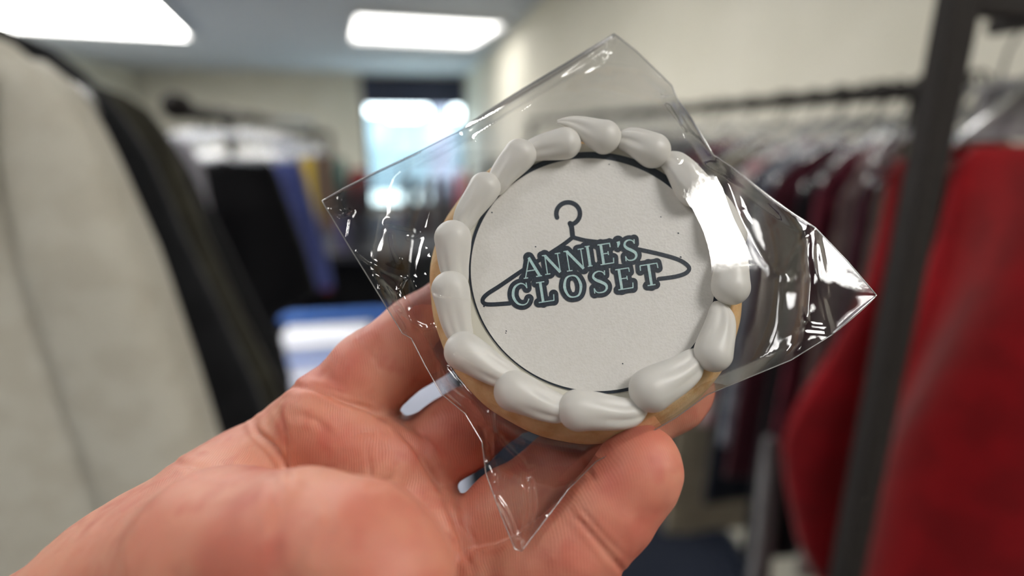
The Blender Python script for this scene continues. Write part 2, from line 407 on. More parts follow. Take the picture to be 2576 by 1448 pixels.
# --- racks by the back wall, both sides of the window strip
y5 = 5.6
far = [ (844, 873, (52, 88, 84), 'dark teal shirt', 396), (876, 924, (140, 40, 48), 'brick red shirt', 424), (848, 892, (24, 24, 30), 'black trousers', 470), (898, 936, (30, 30, 38), 'dark navy trousers', 470),
        (1014, 1044, (40, 42, 52), 'charcoal shirt', 440), (1050, 1078, (92, 62, 58), 'rust brown shirt', 448), (1082, 1108, (110, 100, 98), 'grey shirt', 440), (1112, 1140, (54, 38, 42), 'dark plum shirt', 444), (1144, 1180, (196, 40, 44), 'bright red shirt', 430), (1185, 1214, (150, 146, 142), 'pale grey shirt', 420), (1219, 1256, (56, 56, 62), 'dark grey dress', 410), (1262, 1308, (36, 36, 42), 'black shirt', 405)]
rzf = onY(y5, 1040, 372).z
rack4 = empty('clothes_rack', (onY(y5, 1160, 400).x, y5, 0)); tag(rack4, 'far clothes rack standing in front of the window and back wall', 'clothes rack')
xa, xb = onY(y5, 1010, 400).x, onY(y5, 1330, 400).x
mb = MB(); mb.tube([(xa, y5 + .2, rzf - .12), (xb, y5 + .2, rzf - .12)], .015, 10); mb.build('rail', M['steel'], rack4, True, rack4.location)
for xx in (xa, xb):
    mb = MB(); mb.tube([(xx, y5 + .2, .02), (xx, y5 + .2, rzf - .12)], .016, 10); mb.box((xx - .02, y5 - .05, 0), (xx + .02, y5 + .45, .04)); mb.build('upright', M['steel'], rack4, False, rack4.location)
for i, (x0, x1, rgb, lab, yt) in enumerate(far):
    yy = y5 + (-.36 if 'trousers' in lab else .02 * (i % 2))
    garment('trousers' if 'trousers' in lab else ('dress' if 'dress' in lab else 'shirt'), rows_px(yy, [(yt, x0 + 12, x1 - 12), (yt + 8, x0 + 3, x1 - 3), (yt + 60, x0, x1), (yt + 330, x0 + 6, x1 + 6)]), yy, .26, cloth(lab.replace(' ', '_') + '_cloth', rgb),
            lab + ' hanging in front of the back wall ' + ('left of' if x0 < 940 else 'right of') + ' the bright window strip', lab.split()[-1], None, .01, 20, i)

# --- grey-white table with folded clothes, a black cube shelf behind
tz = .74
ta, tb = onZ(tz, 690, 770), onZ(tz, 960, 745)
tbl = empty('table', (-.2, 1.8, 0)); tag(tbl, 'grey-white table behind the fingers, between the clothes racks', 'table')
tx0, tx1, ty0, ty1 = -.505, .10, .80, 2.35
mb = MB(); mb.box((tx0, ty0, tz - .03), (tx1, ty1, tz)); mb.build('tabletop', M['white'], tbl, False, tbl.location, .004)
for xx in (tx0 + .04, tx1 - .04):
    for yy in (ty0 + .04, ty1 - .04):
        mb = MB(); mb.tube([(xx, yy, 0), (xx, yy, tz - .03)], .018, 10); mb.build('leg', M['steel'], tbl, True, tbl.location)
def folded(xc, yc, wx, wy, z0, n, m, label, cat='folded clothes'):
    mb = MB()
    for i in range(n):
        z = z0 + i * .013; pts = []
        dx = random.uniform(-.006, .006)
        mb.box((xc - wx/2 + dx, yc - wy/2, z), (xc + wx/2 + dx, yc + wy/2, z + .012))
    o = mb.build('folded_shirt', m, None, True, (xc, yc, z0), .0055); tag(o, label, cat); return o
p = onZ(tz + .03, 850, 760)
folded(p.x, p.y - .12, .50, .12, tz, 1, M['blue'], 'blue folded shirt lying at the far end of the grey-white table')
p = onZ(tz + .02, 775, 895)
folded(p.x, p.y, .30, .05, tz, 1, M['blue'], 'flat blue folded cloth lying on the grey-white table near the black dress')
p = onZ(tz + .03, 820, 835)
folded(p.x, p.y, .34, .22, tz, 2, cloth('white_cotton', (205, 208, 218)), 'white folded shirt on the table between the two blue ones')
# dark shelf behind the table
ys = 2.75
sa = onY(ys, 770, 680); sb = onY(ys, 960, 680)
shelf = empty('shelf_unit', ((sa.x + sb.x) / 2, ys + .2, 0)); tag(shelf, 'low black shelf unit behind the grey-white table', 'shelf')
zt5 = onY(ys, 860, 640).z; xs0, xs1 = sa.x - .15, sb.x + .5
blk = mat('black_laminate', srgb(22, 22, 28), .6)
mb = MB(); mb.box((xs0, ys, zt5 - .03), (xs1, ys + .4, zt5)); mb.build('top_board', blk, shelf, False, shelf.location)
for xx in (xs0, (xs0 + xs1) / 2, xs1 - .03):
    mb = MB(); mb.box((xx, ys, 0), (xx + .03, ys + .4, zt5 - .03)); mb.build('side_board', blk, shelf, False, shelf.location)
for zz in (.06, zt5 * .5):
    mb = MB(); mb.box((xs0 + .03, ys, zz), (xs1 - .03, ys + .4, zz + .025)); mb.build('shelf_board', blk, shelf, False, shelf.location)
mb = MB(); mb.box((xs0 + .03, ys + .38, .085), (xs1 - .03, ys + .4, zt5 - .03)); mb.build('back_board', blk, shelf, False, shelf.location)
def bagshape(px, py, y, wpx, hpx, rgb, label, cat, name):
    c = onY(y, px, py); wv = wpx / FPX * y * 1.05; hv = hpx / FPX * y
    rr = [(c.z + hv / 2, c.x - wv * .25, c.x + wv * .25), (c.z + hv * .35, c.x - wv * .45, c.x + wv * .45), (c.z - hv * .3, c.x - wv * .5, c.x + wv * .5), (c.z - hv * .5, c.x - wv * .4, c.x + wv * .4)]
    garment(name, rr, y, wv * .6, cloth(label.replace(' ', '_')[:20], rgb), label, cat, None, .004, 50)
bagshape(822, 706, ys + .05, 24, 44, (190, 20, 44), 'small crimson pouch standing below the periwinkle top', 'pouch', 'pouch')
bagshape(782, 690, ys + .12, 26, 56, (120, 118, 128), 'small grey pouch left of the crimson pouch', 'pouch', 'pouch')
bagshape(862, 600, ys + .1, 34, 100, (60, 56, 86), 'dark violet handbag standing on the black shelf', 'handbag', 'handbag')
bagshape(905, 610, ys + .14, 36, 110, (30, 30, 42), 'black handbag on the black shelf, right of the violet one', 'handbag', 'handbag')

# ------------------------------------------------------------------ right side
# long rail with its hangers
ra = onY(.80, 2318, 226); rxR = ra.x; rzR = ra.z
rb = on(0, rxR, 1336, 305)
print('right rail', ra, rb)
rackR = empty('clothes_rack', (rxR, 1.8, 0)); tag(rackR, 'long dark rail rack crowded with garments along the right wall', 'clothes rack')
rail_end = min(rb.y, 4.2)
mb = MB(); mb.tube([(rxR, .795, rzR), (rxR, rail_end, rzR)], .014, 14); mb.build('rail', M['post'], rackR, True, rackR.location)
mb = MB(); mb.box((rxR - .02, rail_end - .02, 0), (rxR + .02, rail_end + .02, rzR + .015)); mb.box((rxR - .2, rail_end - .025, 0), (rxR + .2, rail_end + .025, .05)); mb.build('upright', M['post'], rackR, False, rackR.location)
mb = MB(); mb.box((rxR + .02, .80, 0), (rxR + .06, .84, rzR + .015)); mb.box((rxR - .1, .795, 0), (rxR + .2, .845, .05)); mb.build('upright', M['post'], rackR, False, rackR.location)
# each garment: pixel of its aisle side at y=600, top row, hem row
AX = .60
GR = 'garments on the right rail'
strips = [
 # aisle px, top py, hem py, rgb, rgb2, name, label
 (2236, 404, 1500, (150, 14, 26), None, 'dress', 'scarlet dress showing left of the thick dark post'),
 (2205, 372, 1180, (112, 108, 84), (92, 88, 76), 'jacket', 'olive jacket behind the scarlet dress'),
 (2168, 392, 1420, (140, 134, 130), None, 'dress', 'mid grey dress next behind the olive jacket'),
 (2146, 372, 1260, (60, 18, 34), None, 'dress', 'narrow maroon dress between two grey garments'),
 (2078, 400, 1120, (172, 152, 150), (146, 120, 122), 'cardigan', 'pinkish grey cardigan with paler shoulders on the right rail'),
 (2030, 382, 1160, (88, 28, 42), (66, 20, 32), 'blouse', 'wine red blouse with a bright red shoulder on the right rail'),
 (1990, 405, 1380, (30, 28, 32), None, 'trousers', 'black trousers left of the wine red blouse'),
 (1950, 395, 1120, (96, 94, 94), (76, 74, 74), 'sweater', 'dark grey ribbed sweater on the right rail'),
 (1918, 386, 1190, (64, 22, 34), None, 'shirt', 'burgundy shirt left of the dark grey sweater'),
 (1886, 384, 1110, (150, 154, 164), (92, 96, 110), 'shirt', 'white and blue patterned shirt on the right rail'),
 (1856, 388, 1250, (26, 30, 42), None, 'dress', 'navy black dress left of the patterned shirt'),
 (1824, 380, 1060, (198, 150, 156), (220, 214, 208), 'blouse', 'pale pink and white blouse on the right rail'),
 (1790, 384, 1000, (58, 56, 58), None, 'shirt', 'charcoal shirt left of the pale pink blouse'),
 (1752, 384, 1330, (170, 160, 140), None, 'dress', 'beige dress whose long hem shows right of the fingertip'),
 (1716, 380, 1150, (44, 44, 52), None, 'shirt', 'dark slate shirt seen through the clear bag above the cookie'),
 (1672, 372, 1150, (120, 60, 70), None, 'shirt', 'dusty rose shirt seen through the bag right of the top'),
 (1630, 370, 1100, (90, 90, 92), None, 'shirt', 'smoke grey shirt hanging behind the upper right frosting'),
 (1585, 366, 1100, (140, 136, 130), None, 'shirt', 'pale stone shirt hanging behind the top of the cookie'),
 (1540, 362, 1050, (60, 60, 66), None, 'shirt', 'iron grey shirt hanging directly behind the top frosting'),
 (1490, 358, 1050, (120, 118, 116), None, 'shirt', 'light grey shirt hanging behind the frosting tip'),
 (1440, 354, 1000, (70, 40, 44), None, 'shirt', 'brown red shirt second from the far end of the right rail'),
 (1390, 350, 1000, (110, 108, 112), None, 'shirt', 'ash grey shirt at the far end of the right rail'),
]
for i, (ap, tp, hp, c1, c2_, nm, lab) in enumerate(strips):
    # depth at which the aisle side AX shows at pixel ap on row 600
    ax = .695 - .09 * min(1, i / 9) + (0 if i < 4 else .012 * math.sin(i * 2.1))
    p6 = on(0, ax, ap, 600); y = p6.y
    zt = onY(y, ap, tp).z; zh = onY(y, ap, hp).z
    zh = max(zh, .06)
    xc = rxR; half = xc - ax
    rr = [(zt + .02, xc - .05, xc + .05), (zt + .005, xc - .1, xc + .1), (zt - .02, ax + .035, 2 * xc - ax - .035), (zt - .06, ax + .005, 2 * xc - ax), (zt - .25, ax, 2 * xc - ax), (zh, ax - .015, 2 * xc - ax + .01)]
    garment(nm, rr, y, .032, cloth(nm + '_%d' % i, c1, c2_, 30), lab, nm, None, .003, 45, i * 1.3, foldgrow=2)
    hanger(y, rxR, rzR, M['clear'], half * .92, max(.03, rzR - zt - .06), 'clear hanger holding the ' + lab.replace('showing ', '').replace('whose long hem shows ', '').replace('seen ', '').replace('hanging ', ''), 'clear hangers on the right rail', r=.005)
# hems that hang lower: long white sleeve and cream scarf
def hang_strip(y, rp, rgb, nm, lab, cat, t=.05):
    garment(nm, rows_px(y, rp), y, t, cloth(nm + '_' + cat, rgb), lab, cat, None, .004, 45, 1)
hang_strip(.80, [(1100, 1925, 1955), (1200, 1915, 1950), (1420, 1885, 1935), (1450, 1880, 1935)], (112, 110, 112), 'scarf', 'long white scarf hanging down to the floor right of the fingertip', 'scarf', .03)

# thick post, cross bar, and the red trousers on its rack
pY = .50
pa = onY(pY, 2338, 332); pw = .052
thick = empty('clothes_rack', (pa.x + pw/2, pY, 0)); tag(thick, 'near right clothes rack with the thick dark bronze post', 'clothes rack')
x0 = onY(pY + .025, 2288, 332).x; x1 = onY(pY, 2408, 332).x
mb = MB(); mb.box((x0, pY, 0), (x1, pY + .025, 2.1)); mb.build('upright', M['post'], thick, False, thick.location, .003)
zb = onY(pY, 2520, 2).z
mb = MB(); mb.box((x1, pY, zb - .012), (x1 + .55, pY + .025, zb + .02)); mb.build('cross_bar', M['post'], thick, False, thick.location, .003)
mb = MB(); mb.box((x1 + .55, pY, 0), (x1 + .60, pY + .05, 2.1)); mb.build('upright', M['post'], thick, False, thick.location, .003)
mb = MB(); mb.box((x0 - .02, pY - .22, 0), (x1 + .02, pY + .27, .04)); mb.build('foot', M['post'], thick, False, thick.location, .003)
Yr = .60
zrr = onY(Yr, 2500, 20).z
red = cloth('scarlet_crepe', (136, 6, 17), (120, 5, 14), 14)
rr = rows_px(Yr, [(362, 2440, 2900), (374, 2400, 2960), (420, 2385, 2970), (600, 2330, 2980), (900, 2240, 2980), (1200, 2150, 2960), (1448, 2080, 2900), (1700, 2020, 2850)])
sk = garment('skirt', rr, Yr, .06, red, 'scarlet red skirt hanging right of the thick dark post', 'skirt', None, .042, 17, .4, foldgrow=2)
rr2 = rows_px(Yr + .075, [(400, 2262, 2500), (425, 2245, 2600), (560, 2222, 2700), (700, 2188, 2700), (850, 2110, 2700), (985, 2026, 2700), (1060, 2000, 2700), (1290, 2030, 2600), (1360, 2050, 2500)])
garment('skirt', rr2, Yr + .075, .05, cloth('deep_red_crepe', (128, 6, 18), (112, 5, 14), 14), 'deep red flared skirt whose edge shows left of the thick dark post', 'skirt', None, .010, 30, 2.2, foldgrow=2)
hxr = onY(Yr, 2640, 300).x
hanger(Yr, hxr, zrr, M['clear'], .15, .06, 'clear clip hanger holding the scarlet skirt', 'hangers on the near right rack', r=.007)
hanger(Yr + .075, hxr, zrr, M['clear'], .17, .07, 'clear clip hanger holding the deep red skirt', 'hangers on the near right rack', r=.006)
mb = MB(); mb.tube([(hxr, pY + .05, zrr), (hxr, Yr + .10, zrr)], .012, 12); mb.build('rail', M['post'], thick, True, thick.location)
garment('top', rows_px(Yr + .02, [(196, 2560, 2600), (225, 2480, 2700), (300, 2470, 2800), (352, 2440, 2850)]), Yr + .025, .02, cloth('grey_lace', (150, 148, 152), (120, 116, 122)), 'pale grey lace top behind the clear clip hangers, above the red skirt', 'top', None, .003)

# ------------------------------------------------------------------ the cookie
TH = math.radians(16)
C0 = cs(1490, 675, .15)
PXv = np.array([1., 0, 0]); PYv = np.array([0, math.cos(TH), -math.sin(TH)]); PNv = np.array([0, math.sin(TH), math.cos(TH)])
def pl(u, v, h): return C0 + PXv * u + PYv * v + PNv * h            # plane coords (m)
def uv(px, py, h=0.):
    r = np.array([(px - CX) / FPX, -(py - CY) / FPX, -1.0]); o = C0 + PNv * h
    t = (o @ PNv) / (r @ PNv); q = r * t - o
    return np.array([q @ PXv, q @ PYv])
def uv_arr(P, h):
    P = np.asarray(P, float); r = np.stack([(P[:, 0] - CX) / FPX, -(P[:, 1] - CY) / FPX, -np.ones(len(P))], 1)
    h = np.asarray(h); o = C0[None] + PNv[None] * h[:, None]
    t = (o @ PNv) / (r @ PNv); return r * t[:, None]                    # camera-space points on the plane raised by h
mm = .001 * S
corg = to_world(C0)
cookie = empty('cookie', tuple(corg)); tag(cookie, 'round iced cookie with white piped border and hanger print, held in its bag', 'cookie')
dough = vary(mat('baked_dough', srgb(226, 192, 142), .75), 180, srgb(206, 160, 104), .4, .65, bump=.5, bscale=900, bdist=.0004)
dough.node_tree.nodes['Principled BSDF'].inputs['Subsurface Weight'].default_value = .25
dough.node_tree.nodes['Principled BSDF'].inputs['Subsurface Radius'].default_value = (.003, .0016, .0008)
prof = [(0, -10.6), (30, -10.6), (40, -10.4), (43.6, -9.6), (45.0, -7.8), (45.0, -5.6), (44.0, -3.2), (42.4, -1.2), (40.5, -.3), (38, 0), (0, 0)]
n = 160; V = []; F = []
for j, (r_, h_) in enumerate(prof):
    for k in range(n):
        a = 2*PI*k/n; wob = 1 + .006 * math.sin(3*a + 1) + .004 * math.sin(7*a) + .002 * math.sin(19*a)
        V.append(pl(r_*.965*mm*wob*math.cos(a) - 1.3*mm, r_*.965*mm*wob*math.sin(a) - 1.75*mm, h_*mm))
for j in range(len(prof)-1):
    for k in range(n): F.append((j*n+k, (j+1)*n+k, (j+1)*n+(k+1) % n, j*n+(k+1) % n))
mesh_obj('cookie_base', to_world(V), F, dough, cookie, True, tuple(corg))
icing_m = vary(mat('white_sugar_sheet', srgb(234, 231, 226), .42), 900, srgb(231, 228, 222), .45, .6, bump=.25, bscale=1700, bdist=.00035)
def disc(name, r0, r1, h, m, cen=(0, 0), dome=0., nn=128):
    V = []; F = []; rs = np.linspace(r0, r1, 12 if r0 < .01 else 3)
    for r_ in rs:
        for k in range(nn):
            a = 2*PI*k/nn; V.append(pl(cen[0] + r_*mm*math.cos(a), cen[1] + r_*mm*math.sin(a), h*mm + dome*mm*(1-(r_/r1)**2)))
    for j in range(len(rs)-1):
        for k in range(nn): F.append((j*nn+k, (j+1)*nn+k, (j+1)*nn+(k+1) % nn, j*nn+(k+1) % nn))
    return mesh_obj(name, to_world(V), F, m, cookie, True, tuple(corg))
disc('base_icing', 0.0, 37.6, .25, mat('pale_base_icing', srgb(232, 228, 214), .5))
navy = vary(mat('navy_edible_ink', srgb(38, 52, 68), .55), 2500, srgb(20, 30, 42), .4, .6, bump=.3, bscale=1700, bdist=.0002)
disc('navy_border', 0.0, 34.1, .55, navy, (.75*mm, .75*mm))
disc('printed_icing', 0.0, 32.7, .75, icing_m)

# piped petals
pip = mat('white_piped_icing', srgb(228, 225, 219), .38)
b = pip.node_tree.nodes['Principled BSDF']; b.inputs['Subsurface Weight'].default_value = .2; b.inputs['Subsurface Radius'].default_value = (.002, .0018, .0015)
vary(pip, 10, None, bump=.05, bscale=500, bdist=.0003)
petals = [((1518,350),(1404,322),44,1.6), ((1420,366),(1330,392),42,0), ((1308,394),(1254,470),42,0), ((1220,476),(1172,572),40,0), ((1140,602),(1158,702),45,0),
          ((1134,730),(1174,845),45,0), ((1166,884),(1288,938),45,0), ((1292,984),(1425,1018),46,0), ((1452,1032),(1600,1020),46,0), ((1634,982),(1742,902),50,0),
          ((1790,890),(1806,778),44,0), ((1834,724),(1824,610),45,0), ((1826,594),(1776,490),46,0), ((1743,480),(1676,402),47,0), ((1640,384),(1562,352),46,0)]
def petal(head, tail, rp, lift, idx):
    hh = 2.6 * mm
    a = uv(head[0], head[1], hh); b_ = uv(tail[0], tail[1], hh)
    d = b_ - a; L = np.linalg.norm(d); d = d / L; nrm = np.array([-d[1], d[0]])
    r0 = rp / FPX * .15 * S
    rnd = random.Random(idx * 13 + 5)
    g1 = rnd.uniform(.9, 1.5); g2 = rnd.uniform(1.9, 2.4); ga = rnd.uniform(.15, .24)
    bend = rnd.uniform(-.1, .1) * L
    cdir = -np.array(a); cdir = cdir / np.linalg.norm(cdir)
    curve = (nrm @ cdir) * -.10 * L
    N1, N2 = 44, 48; V = []; F = []
    s0 = -r0 * .999; s1 = L * (1.22 if not lift else 1.04)
    for i in range(N1 + 1):
        q = i / N1; s = s0 + (s1 - s0) * (1 - math.cos(q * PI * .5) if q < .0 else q ** 1.25)
        if s < 0:
            rad = r0 * (1.06 if lift else 1.03) * math.sqrt(max(0, 1 - (s / r0) ** 2)) if i else 0
        else:
            f = s / s1
            rad = r0 * (1.03 - .47 * f ** 1.4) * math.sqrt(max(0, 1 - max(0, (f - .72) / .28) ** 2)) if not lift else r0 * (1.06 - .95 * f ** 1.3)
        rad = max(rad, r0 * .01)
        f = max(0, s / s1)
        for k in range(N2):
            an = 2 * PI * k / N2; ca, sa = math.cos(an), math.sin(an)
            gr = 1 - ga * (lambda x_: x_*x_*(3-2*x_))(min(1, f * 1.6)) * (math.exp(-((an - g1) / .32) ** 2) + .8 * math.exp(-((an - g2) / .28) ** 2))
            u_ = ca * rad * gr; z_ = sa * rad * .84 * gr * (1 - .22 * f)
            off = curve * 6.5 * f * f * (1 - f) + bend * f * f * .4
            P = a + d * s + nrm * (u_ + off)
            h_ = hh + z_ + (1.6 * mm * lift * f * f) + (1.2 - 1.9 * f * f * (0 if lift else 1)) * mm
            V.append(pl(P[0], P[1], max(h_, .3 * mm)))
    for i in range(N1):
        for k in range(N2): F.append((i*N2+k, i*N2+(k+1) % N2, (i+1)*N2+(k+1) % N2, (i+1)*N2+k))
    F.append(tuple(range(N2))[::-1]); F.append(tuple(N1*N2 + k for k in range(N2)))
    mesh_obj('icing_petal', to_world(V), F, pip, cookie, True, tuple(corg))
for i, (h_, t_, r_, l_) in enumerate(petals): petal(h_, t_, r_, l_, i)

# printed logo: hanger and lettering
K = 600 / 2576.0
def zpx(x, y): return (1180 + x * K, 480 + y * K)
lay = [0]
def strokes_mesh(strokes, h, extra=0., caps=False):
    """strokes: list of (points in px, widths in px) -> flat shapes on the icing"""
    V = []; F = []
    for pts, ws in strokes:
        m = len(pts); lay[0] += 1; hh = h + (lay[0] % 60) * .0008 * mm
        P = [np.array(p, float) for p in pts]
        L_, R_ = [], []
        for i in range(m):
            a = P[max(0, i-1)]; b_ = P[min(m-1, i+1)]; t = (b_ - a); t = t / (np.linalg.norm(t) + 1e-9)
            nn = np.array([-t[1], t[0]]); w_ = (ws[i] if hasattr(ws, '__len__') else ws) / 2 + extra
            L_.append(P[i] + nn * w_); R_.append(P[i] - nn * w_)
        base = len(V)
        for i in range(m):
            for q in (L_[i], R_[i]):
                c = uv(q[0], q[1], hh); V.append(pl(c[0], c[1], hh))
        for i in range(m-1): F.append((base+2*i, base+2*i+1, base+2*i+3, base+2*i+2))
        if caps:
            for i in range(m):
                w_ = (ws[i] if hasattr(ws, '__len__') else ws) / 2 + extra
                lay[0] += 1; hh2 = h + (lay[0] % 60) * .0008 * mm; bs = len(V)
                for k in range(20):
                    q = P[i] + w_ * np.array([math.cos(2*PI*k/20), math.sin(2*PI*k/20)])
                    c = uv(q[0], q[1], hh2); V.append(pl(c[0], c[1], hh2))
                F.append(tuple(bs + k for k in range(20)))
    return V, F
def smooth_pts(pts, n=8, closed=False):
    P = [np.array(p, float) for p in pts]; out = []; m = len(P)
    for i in range(m if closed else m - 1):
        g = (lambda j: P[j % m]) if closed else (lambda j: P[min(max(j, 0), m-1)])
        p0, p1, p2, p3 = g(i-1), g(i), g(i+1), g(i+2)
        for k in range(n):
            t = k / n; out.append(.5*((2*p1)+(-p0+p2)*t+(2*p0-5*p1+4*p2-p3)*t*t+(-p0+3*p1-3*p2+p3)*t**3))
    out.append(P[0] if closed else P[-1]); return out
hang = []
hook = [(1070 + 128*math.cos(math.radians(a)), 245 + 122*math.sin(math.radians(a))) for a in range(-200, 62, 10)]
hook = hook + [(1100, 362)]
neck = [(1092, 350), (1108, 390), (1120, 500)]
left = smooth_pts([(1120, 500), (1010, 585), (800, 720), (560, 870), (340, 1020), (200, 1110), (148, 1170), (165, 1215), (250, 1225), (440, 1212)], 5)
right = smooth_pts([(1120, 500), (1260, 535), (1450, 560), (1850, 635), (2130, 700), (2290, 755), (2375, 825), (2345, 885), (2230, 925), (2050, 950)], 5)
for pl_, w_ in ((hook, 50), (neck, 54), (left, 46), (right, 46)):
    hang.append(([zpx(*p) for p in pl_], w_ * K))
V, F = strokes_mesh(hang, .80 * mm, 0, True)
logo = mesh_obj('hanger_print', to_world(V), F, navy, cookie, False, tuple(corg))
T, tn = .125, .042
def arcs(pts, ws, n=8, closed=False):
    p = smooth_pts(pts, n, closed); ww = np.interp(np.linspace(0, 1, len(p)), np.linspace(0, 1, len(ws)), ws); return (p, list(ww))
LET = {
 'A': [([(.1,0),(.46,1)], tn), ([(.44,1),(.88,0)], T), ([(.24,.34),(.72,.34)], tn), ([(0,0),(.24,0)], tn), ([(.68,0),(1,0)], tn)],
 'N': [([(.15,0),(.15,1)], tn), ([(.15,1),(.85,0)], T), ([(.85,0),(.85,1)], tn), ([(0,1),(.2,1)], tn), ([(.02,0),(.3,0)], tn), ([(.7,1),(1,1)], tn)],
 'I': [([(.25,0),(.25,1)], T), ([(0,0),(.5,0)], tn), ([(0,1),(.5,1)], tn)],
 'E': [([(.2,0),(.2,1)], T), ([(0,1),(.75,1)], tn), ([(0,0),(.82,0)], tn), ([(.2,.52),(.58,.52)], tn), ([(.75,1.02),(.76,.8)], tn), ([(.82,-.02),(.86,.25)], tn), ([(.58,.42),(.58,.62)], tn)],
 "'": [([(.08,1),(.1,.9),(.0,.72)], [.17, .14, .03])],
 'S': [arcs([(.60,.80),(.52,.94),(.34,1),(.15,.93),(.08,.77),(.18,.62),(.40,.48),(.58,.33),(.60,.16),(.48,.03),(.28,0),(.12,.06),(.04,.24)], [.04,.04,.05,.08,.11,.13,.14,.13,.10,.07,.05,.04,.04]), ([(.60,.78),(.62,1)], tn), ([(.04,.24),(.03,0)], tn)],
 'C': [arcs([(.78,.76),(.68,.93),(.48,1),(.22,.88),(.09,.62),(.09,.36),(.24,.1),(.48,0),(.68,.06),(.80,.24)], [.04,.04,.06,.10,.13,.13,.09,.05,.04,.04]), ([(.78,.74),(.78,1)], tn)],
 'L': [([(.22,0),(.22,1)], T), ([(.02,1),(.42,1)], tn), ([(0,0),(.74,0)], tn), ([(.74,-.02),(.77,.3)], tn)],
 'O': [arcs([(.42,1),(.18,.9),(.06,.5),(.18,.1),(.42,0),(.66,.1),(.78,.5),(.66,.9)], [.05,.09,.14,.09,.05,.09,.14,.09,.05], 8, True)],
 'T': [([(.42,0),(.42,1)], T), ([(0,1),(.85,1)], tn), ([(0,1.02),(-.02,.76)], tn), ([(.85,1.02),(.87,.76)], tn), ([(.22,0),(.62,0)], tn)],
}
U = np.array([.988, -.155]); Vv = np.array([-.155, -.988])
word = [('A',590,945,200,215), ('N',818,903,200,205), ('N',1052,868,222,215), ('I',1282,815,108,215), ('E',1420,797,175,215), ("'",1632,770,150,225), ('S',1690,758,205,220),
        ('C',478,1246,225,232), ('L',752,1206,225,215), ('O',1036,1160,245,232), ('S',1350,1108,240,230), ('E',1612,1068,195,218), ('T',1882,1030,215,225)]
ls = []
for ch, ox, oy, W_, H_ in word:
    for pts, ws in LET[ch]:
        q = [np.array([ox, oy]) + U * (p[0] * W_) + Vv * (p[1] * H_) for p in pts]
        w2 = [x * 215 * K for x in ws] if hasattr(ws, '__len__') else ws * 215 * K
        ls.append(([zpx(*p) for p in q], w2))
V, F = strokes_mesh(ls, .86 * mm, 47 * K, True)
mesh_obj('lettering_outline', to_world(V), F, navy, cookie, False, tuple(corg))
teal = vary(mat('pale_teal_ink', srgb(202, 224, 222), .5), 2500, srgb(166, 208, 210), .35, .65)
V, F = strokes_mesh(ls, .95 * mm, 1.2 * K, False)
mesh_obj('lettering', to_world(V), F, teal, cookie, False, tuple(corg))

V, F = strokes_mesh([([(x, y), (x + .8, y + .4)], w_) for x, y, w_ in ((1237,534,3.5),(1706,586,3.5),(1712,646,4),(1566,914,3),(1273,832,3),(1272,837,2.5),(1532,413,2.5),(1217,770,3.5),(1347,620,3),(1662,545,2.5))], .80 * mm, 0, True)
mesh_obj('ink_speck', to_world(V), F, navy, cookie, False, tuple(corg))

# ------------------------------------------------------------------ the hand
def chain(pts): return [(cs(*p[:3]), p[3] * S) for p in pts]
fingers = {
 'index': chain([(760,1145,.168,.0175), (845,1045,.163,.0140), (930,944,.163,.0121), (1060,850,.168,.0125), (1190,748,.1735,.0112), (1330,670,.180,.0100), (1430,620,.185,.0088)]),
 'middle': chain([(890,1240,.165,.0165), (1030,1172,.162,.0126), (1155,1088,.163,.0112), (1300,986,.1665,.0104), (1450,910,.1705,.0102), (1580,850,.175,.0092)]),
 'ring': chain([(1000,1410,.160,.015), (1146,1385,.155,.0114), (1274,1280,.154,.0102), (1410,1184,.157,.0102), (1550,1085,.1625,.0108), (1690,995,.165,.0098), (1715,975,.166,.0092)]),
 'little': chain([(1060,1560,.150,.0160), (1210,1530,.143,.0142), (1358,1475,.139,.0122), (1447,1388,.138,.0108), (1534,1288,.139,.0105), (1598,1200,.1405,.0103), (1614,1168,.141,.0100)]),
}
palm = [chain([(845,1075,.166,.0160), (650,1222,.170,.0180), (400,1420,.168,.0210)]),
        chain([(960,1200,.164,.0160), (640,1400,.168,.0190), (300,1620,.165,.024)]),
        chain([(1045,1340,.158,.0160), (750,1520,.164,.0190), (300,1720,.160,.026)]),
        chain([(1100,1530,.150,.0160), (800,1680,.155,.0210), (400,1850,.152,.027)]),
        chain([(543,1335,.152,.0215), (343,1536,.142,.0255), (100,1765,.133,.0290), (-250,2080,.125,.029)]),
        chain([(300,1850,.150,.027), (-50,2200,.140,.029)])]
thumb = [chain([(400,1500,.138,.0235), (560,1405,.122,.0190), (760,1385,.109,.0150), (900,1400,.1035,.0133), (960,1455,.101,.0126), (985,1600,.099,.0118), (985,1680,.099,.0095)])]
webs = [chain([(925,1085,.168,.0085), (950,1130,.168,.009)]), chain([(1045,1275,.162,.0085), (1060,1300,.162,.009)]), chain([(1130,1452,.152,.0085), (1140,1480,.150,.009)])]
pads = [(cs(800,1050,.1535), .0090*S), (cs(890,1120,.1525), .0085*S), (cs(985,1165,.1515), .0085*S), (cs(1075,1350,.1465), .0090*S), (cs(930,1270,.151), .0085*S)]
def d_chain(P, ch):
    best = None
    for (a, ra), (b_, rb_) in zip(ch[:-1], ch[1:]):
        ab = b_ - a; h = np.clip(((P - a) @ ab) / (ab @ ab), 0, 1)
        d = np.linalg.norm(P - (a + h[:, None] * ab), axis=1) - (ra + h * (rb_ - ra))
        best = d if best is None else smin(best, d, .0035 * S)
    return best
def smin(a, b_, k):
    h = np.clip(.5 + .5 * (b_ - a) / k, 0, 1); return b_ * (1 - h) + a * h - k * h * (1 - h)
